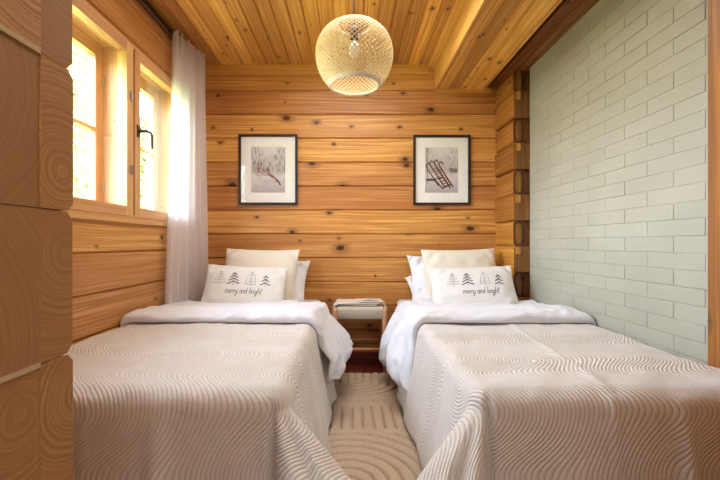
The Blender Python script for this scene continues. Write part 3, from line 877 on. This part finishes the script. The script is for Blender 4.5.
# ---------------------------------------------------------------- rug
def rug():
    x0, x1, y0, y1 = -.36, .52, .95, 2.83
    t = empty('rug', ((x0+x1)/2, (y0+y1)/2, 0)); c = t.location
    def H(x, y):
        X = x-.04+.012*nz(x*5, y*5)
        if y > 2.30:
            yc = 2.66; d = hypot(X, (y-yc)*1.15) if y < yc else abs(X)
            if d > .335: d = .335+abs(y-2.1)*.8
        elif y > 1.92:
            d = X+.03 if abs(y-2.11) < .135 else (y-1.92)*1.0
            if abs(y-2.11) >= .135: d = .0275
        else:
            yc = 1.52; d = hypot(X+.05, y-yc) if y > yc else abs(X+.05)
        g = abs(((d/.058) % 1)-.5)*2       # 1 at groove
        h = .003+.034*max(0, 1-g**5)**.6
        return h+.0025*nz(x*60, y*60)
    us = lsp(x0, x1, 260); vs = lsp(y0, y1, 540)
    v_, f_, u_ = grid(lambda x, y: Vector((x-c.x+.006*nz(y*7, 1)*(1 if abs(x-c.x) > .43 else 0), y-c.y, H(x, y) if (x0+.004 < x < x1-.004 and y0+.004 < y < y1-.004) else .002)), us, vs)
    mb = MB(); mb.mesh(v_, f_, u_); mb.build('pile', M['rug'], t, smooth=True)
    for ye, sg in ((y1, 1), (y0, -1)):
        mb = MB(); n = 60
        for i in range(n):
            x = x0+(x1-x0)*(i+.5)/n-c.x; a = random.uniform(-.5, .5); L = random.uniform(.03, .05)
            y = ye-c.y
            mb.tube([(x, y-sg*.008, .010), (x+a*.01, y+sg*L*.5, .013), (x+a*.03, y+sg*L, .005)], [.008, .010, .004], 6)
        mb.build('fringe', M['rug'], t, smooth=True, kind='stuff')
    tag(t, 'beige tufted rug with raised arch pattern and short fringe between the beds', 'rug')
rug()

# ---------------------------------------------------------------- pictures
def picture(cx, cz, w, h, label, kind):
    t = empty('picture_frame', (cx, YB-.001, cz)); fw = .019; d = .022
    mb = MB()
    mb.box(-w/2, -w/2+fw, -d, 0, -h/2, h/2); mb.box(w/2-fw, w/2, -d, 0, -h/2, h/2)
    mb.box(-w/2+fw, w/2-fw, -d, 0, -h/2, -h/2+fw); mb.box(-w/2+fw, w/2-fw, -d, 0, h/2-fw, h/2)
    mb.build('frame', M['frame'], t, bevel=.001)
    pw, ph = w*.29, h*.325; o = .012
    mb = MB(); y = -.008
    W2, H2 = w/2-fw, h/2-fw
    for a, b, c_, e in ((-W2, W2, ph, H2), (-W2, W2, -H2, -ph), (-W2, -pw, -ph, ph), (pw, W2, -ph, ph)): mb.box(a, b, y, y+.003, c_, e)
    mb.build('mount', M['mat'], t)
    # the photograph
    n = N('winter_photo_'+kind); tc = n.n('ShaderNodeUVMap').outputs[0]
    sx = n.n('ShaderNodeSeparateXYZ', {'Vector': tc}); U, V = sx.outputs[0], sx.outputs[1]
    snow = n.n('ShaderNodeTexNoise', {'Vector': tc, 'Scale': 6., 'Detail': 3.}, noise_dimensions='2D').outputs['Fac']
    base = n.ramp(V, [(0, lin((176,168,172))), (.38, lin((214,206,206))), (.5, lin((190,178,174))), (.8, lin((212,206,204))), (1, lin((220,216,214)))])
    tr = n.n('ShaderNodeTexNoise', {'Vector': n.n('ShaderNodeCombineXYZ', {'X': n.math('MULTIPLY', U, 34.), 'Y': n.math('MULTIPLY', V, 7.)}).outputs[0], 'Scale': 1., 'Detail': 3.}, noise_dimensions='2D').outputs['Fac']
    edge = n.math('ABSOLUTE', n.math('SUBTRACT', U, .52))
    tm = n.math('MULTIPLY', n.mr(tr, .48, .66), n.math('MULTIPLY', n.mr(V, .34, .5), n.mr(n.math('ADD', V, n.math('MULTIPLY', edge, -.9)), .85, .5)))
    c = n.mix(n.math('MULTIPLY', tm, .8 if kind == 'lane' else .4), base, lin((64,52,50)))
    c = n.mix(n.mr(snow, .4, .7, 0, .25), c, lin((166,154,156)))
    pm = n.done(n.bsdf(c, .7))
    mb = MB(); mb.face([(-pw, -.0055, -ph), (pw, -.0055, -ph), (pw, -.0055, ph), (-pw, -.0055, ph)], [(0, 0), (1, 0), (1, 1), (0, 1)])
    pr = mb.build('print', pm, t)
    mb = MB(); yb = -.0065
    def bar(p, q, wd, mat):
        (x0, z0), (x1, z1) = p, q; L = hypot((x1-x0)*pw*2, (z1-z0)*ph*2) or 1
        ax, az = -pw+x0*2*pw, -ph+z0*2*ph; bx, bz = -pw+x1*2*pw, -ph+z1*2*ph
        wd = wd*1.5; nx, nz2 = -(bz-az)/L*wd/2, (bx-ax)/L*wd/2
        mb.face([(ax-nx, yb, az-nz2), (ax+nx, yb, az+nz2), (bx+nx, yb, bz+nz2), (bx-nx, yb, bz-nz2)], None, .5, mat)
    if kind == 'lane':
        rr = random.Random(4)
        for i in range(46):     # small dark and warm dabs: pale brush, animals and riders on the lane
            u = rr.uniform(.1, .55); v = .36+rr.uniform(0, .26)*(1-u)
            bar((u, v), (u+rr.uniform(.01, .04), v+rr.uniform(-.03, .03)), .003, rr.choice([0, 2, 2]))
        rr = random.Random(9)
        for i in range(26):
            u = rr.uniform(.12, .5); v = .38+rr.uniform(0, .2)*(1.1-u); bar((u, v), (u+.03, v-.02), .004, rr.choice([1, 3, 3]))
        for (u, v) in ((.50, .40), (.56, .37), (.60, .36), (.64, .34), (.70, .30), (.76, .25), (.80, .22), (.72, .27), (.82, .19)):
            bar((u, v), (u+.05, v-.025), .010, 1); bar((u, v+.02), (u+.03, v+.03), .005, 0)
    else:
        # wooden sledges leaning together
        for (u, v, L, wv) in ((.05, .55, .42, .006), (.16, .60, .50, .007), (.30, .62, .55, .008), (.44, .58, .48, .008)):
            bar((u, v), (u+L*.85, v-L*.95), wv, 0)
            bar((u, v), (u-.03, v+.06), wv, 0); bar((u-.03, v+.06), (u+.04, v+.11), wv, 0); bar((u+.04, v+.11), (u+.10, v+.06), wv*.8, 0)
        for i in range(8):
            t_ = i/8; bar((.20+.42*t_, .50-.44*t_+.02), (.42+.40*t_, .54-.40*t_), .006, 3)
        bar((.28, .30), (.54, .08), .007, 0); bar((.30, .30), (.52, .34), .006, 0); bar((.52, .10), (.78, .18), .006, 0)
        for i in range(16): bar((.02+.004*i, .98-.05*i), (.10-.002*i, .95-.05*i), .006, 2)
        for i in range(9): bar((.03+.03*i, .30+.012*(i % 3)), (.06+.03*i, .26), .008, 2)
        bar((.72, .52), (.98, .50), .014, 2); bar((.76, .47), (.96, .46), .010, 2)
    mb.build('subject', [simple('photo_brown', (104,62,48)), simple('photo_orange', (176,110,78)), simple('photo_grey', (128,112,112)), simple('photo_tan', (150,100,76))], pr)
    mb = MB(); mb.face([(-W2, -.015, -H2), (W2, -.015, -H2), (W2, -.015, H2), (-W2, -.015, H2)]); mb.build('glass', M['glass'], t)
    tag(t, label, 'picture')
picture(-.697, 1.625, .50, .60, 'black-framed winter photo of a snowy forest lane above the window bed', 'lane')
picture(.782, 1.622, .485, .595, 'black-framed winter photo of wooden sledges above the brick-wall bed', 'sledge')

# ---------------------------------------------------------------- pendant lamp
def lamp():
    cx, cy, cz = .022, 1.97, 1.975
    t = empty('pendant_lamp', (cx, cy, ZC))
    off = cz-ZC
    zt, zb = .168, -.160
    def prof(s):     # s 0 bottom .. 1 top -> (r, z)
        a = -pi/2+pi*s
        aa = -0.98+(.98+1.22)*s
        return .199*max(0, cos(aa))**.78, (.19 if aa < 0 else .160)*sin(aa)
    zt = prof(1)[1]; zb = prof(0)[1]; rb = prof(0)[0]; rt = prof(1)[0]
    mb = MB(); nst = 50; seg = 46; w = .0070
    for dr in (1, -1):
        for i in range(nst):
            th0 = 2*pi*i/nst; rows = []
            for j in range(seg+1):
                s = j/seg; r, z = prof(s); th = th0+dr*s*2.1
                lift = .0010*dr + .0008*sin(j*pi*1.0)
                ww = w*(.55+.45*r/.2)
                rows.append((Vector(((r+lift)*cos(th-ww/2/max(r, .05)), (r+lift)*sin(th-ww/2/max(r, .05)), z+off)), Vector(((r+lift)*cos(th+ww/2/max(r, .05)), (r+lift)*sin(th+ww/2/max(r, .05)), z+off))))
            for (a, b), (c, d) in zip(rows, rows[1:]): mb.face([a, b, d, c])
    sh = mb.build('lamp_shade', M['bamboo'], t, solid=.0012)
    mb = MB()
    ring = [(rb*cos(2*pi*i/64), rb*sin(2*pi*i/64), zb+off-.002) for i in range(65)]; mb.tube(ring, .0055, 8, cap=False)
    for s in (.015, .035):
        r, z = prof(s); mb.tube([((r)*cos(2*pi*i/64), (r)*sin(2*pi*i/64), z+off) for i in range(65)], .0035, 6, cap=False)
    mb.build('rim', M['bamboo_rim'], sh, smooth=True)
    mb = MB(); ring = [(rt*cos(2*pi*i/40), rt*sin(2*pi*i/40), zt+off) for i in range(41)]; mb.tube(ring, .005, 8, cap=False)
    mb.build('rim', M['bamboo_rim'], sh, smooth=True)
    mb = MB(); mb.tube([(0, 0, -.002), (0, 0, zt+off-.02)], .003, 8); mb.build('cord', M['black'], t, smooth=True)
    mb = MB(); mb.tube([(0, 0, -.03), (0, 0, -.012), (0, 0, -.001)], [.05, .052, .02], 24); mb.build('ceiling_rose', M['black'], t, smooth=False)
    mb = MB(); mb.tube([(0, 0, zt+off), (0, 0, zt+off-.02), (0, 0, zt+off-.075)], [.012, .021, .021], 16)
    for i in range(3):
        a = 2*pi*i/3; mb.tube([(0, 0, zt+off-.004), (rt*cos(a), rt*sin(a), zt+off)], .002, 6)
    mb.build('socket', M['black'], t, smooth=False)
    mb = MB(); mb.tube([(0, 0, zt+off-.07), (0, 0, zt+off-.09), (0, 0, zt+off-.12), (0, 0, zt+off-.145), (0, 0, zt+off-.16), (0, 0, zt+off-.165)], [.012, .018, .030, .027, .014, .003], 20)
    mb.build('bulb', simple('bulb_white', (240,238,230), .3), t, smooth=True)
    tag(t, 'round woven bamboo pendant lamp hanging from the ceiling', 'lamp')
lamp()

# ---------------------------------------------------------------- camera
cam = bpy.data.cameras.new('camera'); co = bpy.data.objects.new('camera', cam); col.objects.link(co)
cam.sensor_width = 36; cam.lens = 380/720*36
co.location = (0, 0, 1.0); co.rotation_euler = (pi/2, 0, D(0))
cam.shift_x = (360-(350-380*math.tan(D(0))))/720; cam.shift_y = 3/720; cam.clip_start = .02
bpy.context.scene.camera = co

# ---------------------------------------------------------------- light
w = bpy.data.worlds.new('sky'); bpy.context.scene.world = w; w.use_nodes = True; nt = w.node_tree; nt.nodes.clear()
sky = nt.nodes.new('ShaderNodeTexSky'); sky.sky_type = 'NISHITA'; sky.sun_disc = False; sky.sun_elevation = D(38); sky.sun_rotation = D(100); sky.dust_density = 3
hs = nt.nodes.new('ShaderNodeHueSaturation'); hs.inputs['Saturation'].default_value = .55
bg = nt.nodes.new('ShaderNodeBackground'); bg.inputs[1].default_value = 5.2
ow = nt.nodes.new('ShaderNodeOutputWorld')
nt.links.new(sky.outputs[0], hs.inputs['Color']); nt.links.new(hs.outputs[0], bg.inputs[0]); nt.links.new(bg.outputs[0], ow.inputs[0])
def area(name, loc, rot, sx, sy, power, colr=(1, 1, 1), portal=False):
    l = bpy.data.lights.new(name, 'AREA'); l.shape = 'RECTANGLE'; l.size = sx; l.size_y = sy; l.energy = power; l.color = colr
    o = bpy.data.objects.new(name, l); col.objects.link(o); o.location = loc; o.rotation_euler = rot
    if portal: l.cycles.is_portal = True
    return o
area('window_portal', (XL-.21, (WY0+WY1)/2, (WZ0+WZ1)/2), (0, D(-90), 0), 1.02, WY1-WY0, 1, portal=True)
area('hall_fill', (.45, -.9, 2.5), (0, 0, 0), 1.6, 1.6, 21, (1., .96, .92))  # added soft fill from behind the camera, not a hallway lamp
area('room_fill', (.0, 2.1, 2.46), (0, 0, 0), .9, .9, 15, (1., .96, .92))  # invented fill to brighten the back wall; no fitting here, pendant is unlit
sc = bpy.context.scene
sc.view_settings.view_transform = 'Standard'; sc.view_settings.look = 'None'; sc.view_settings.gamma = 1; sc.view_settings.use_curve_mapping = False
sc.view_settings.exposure = 0.78
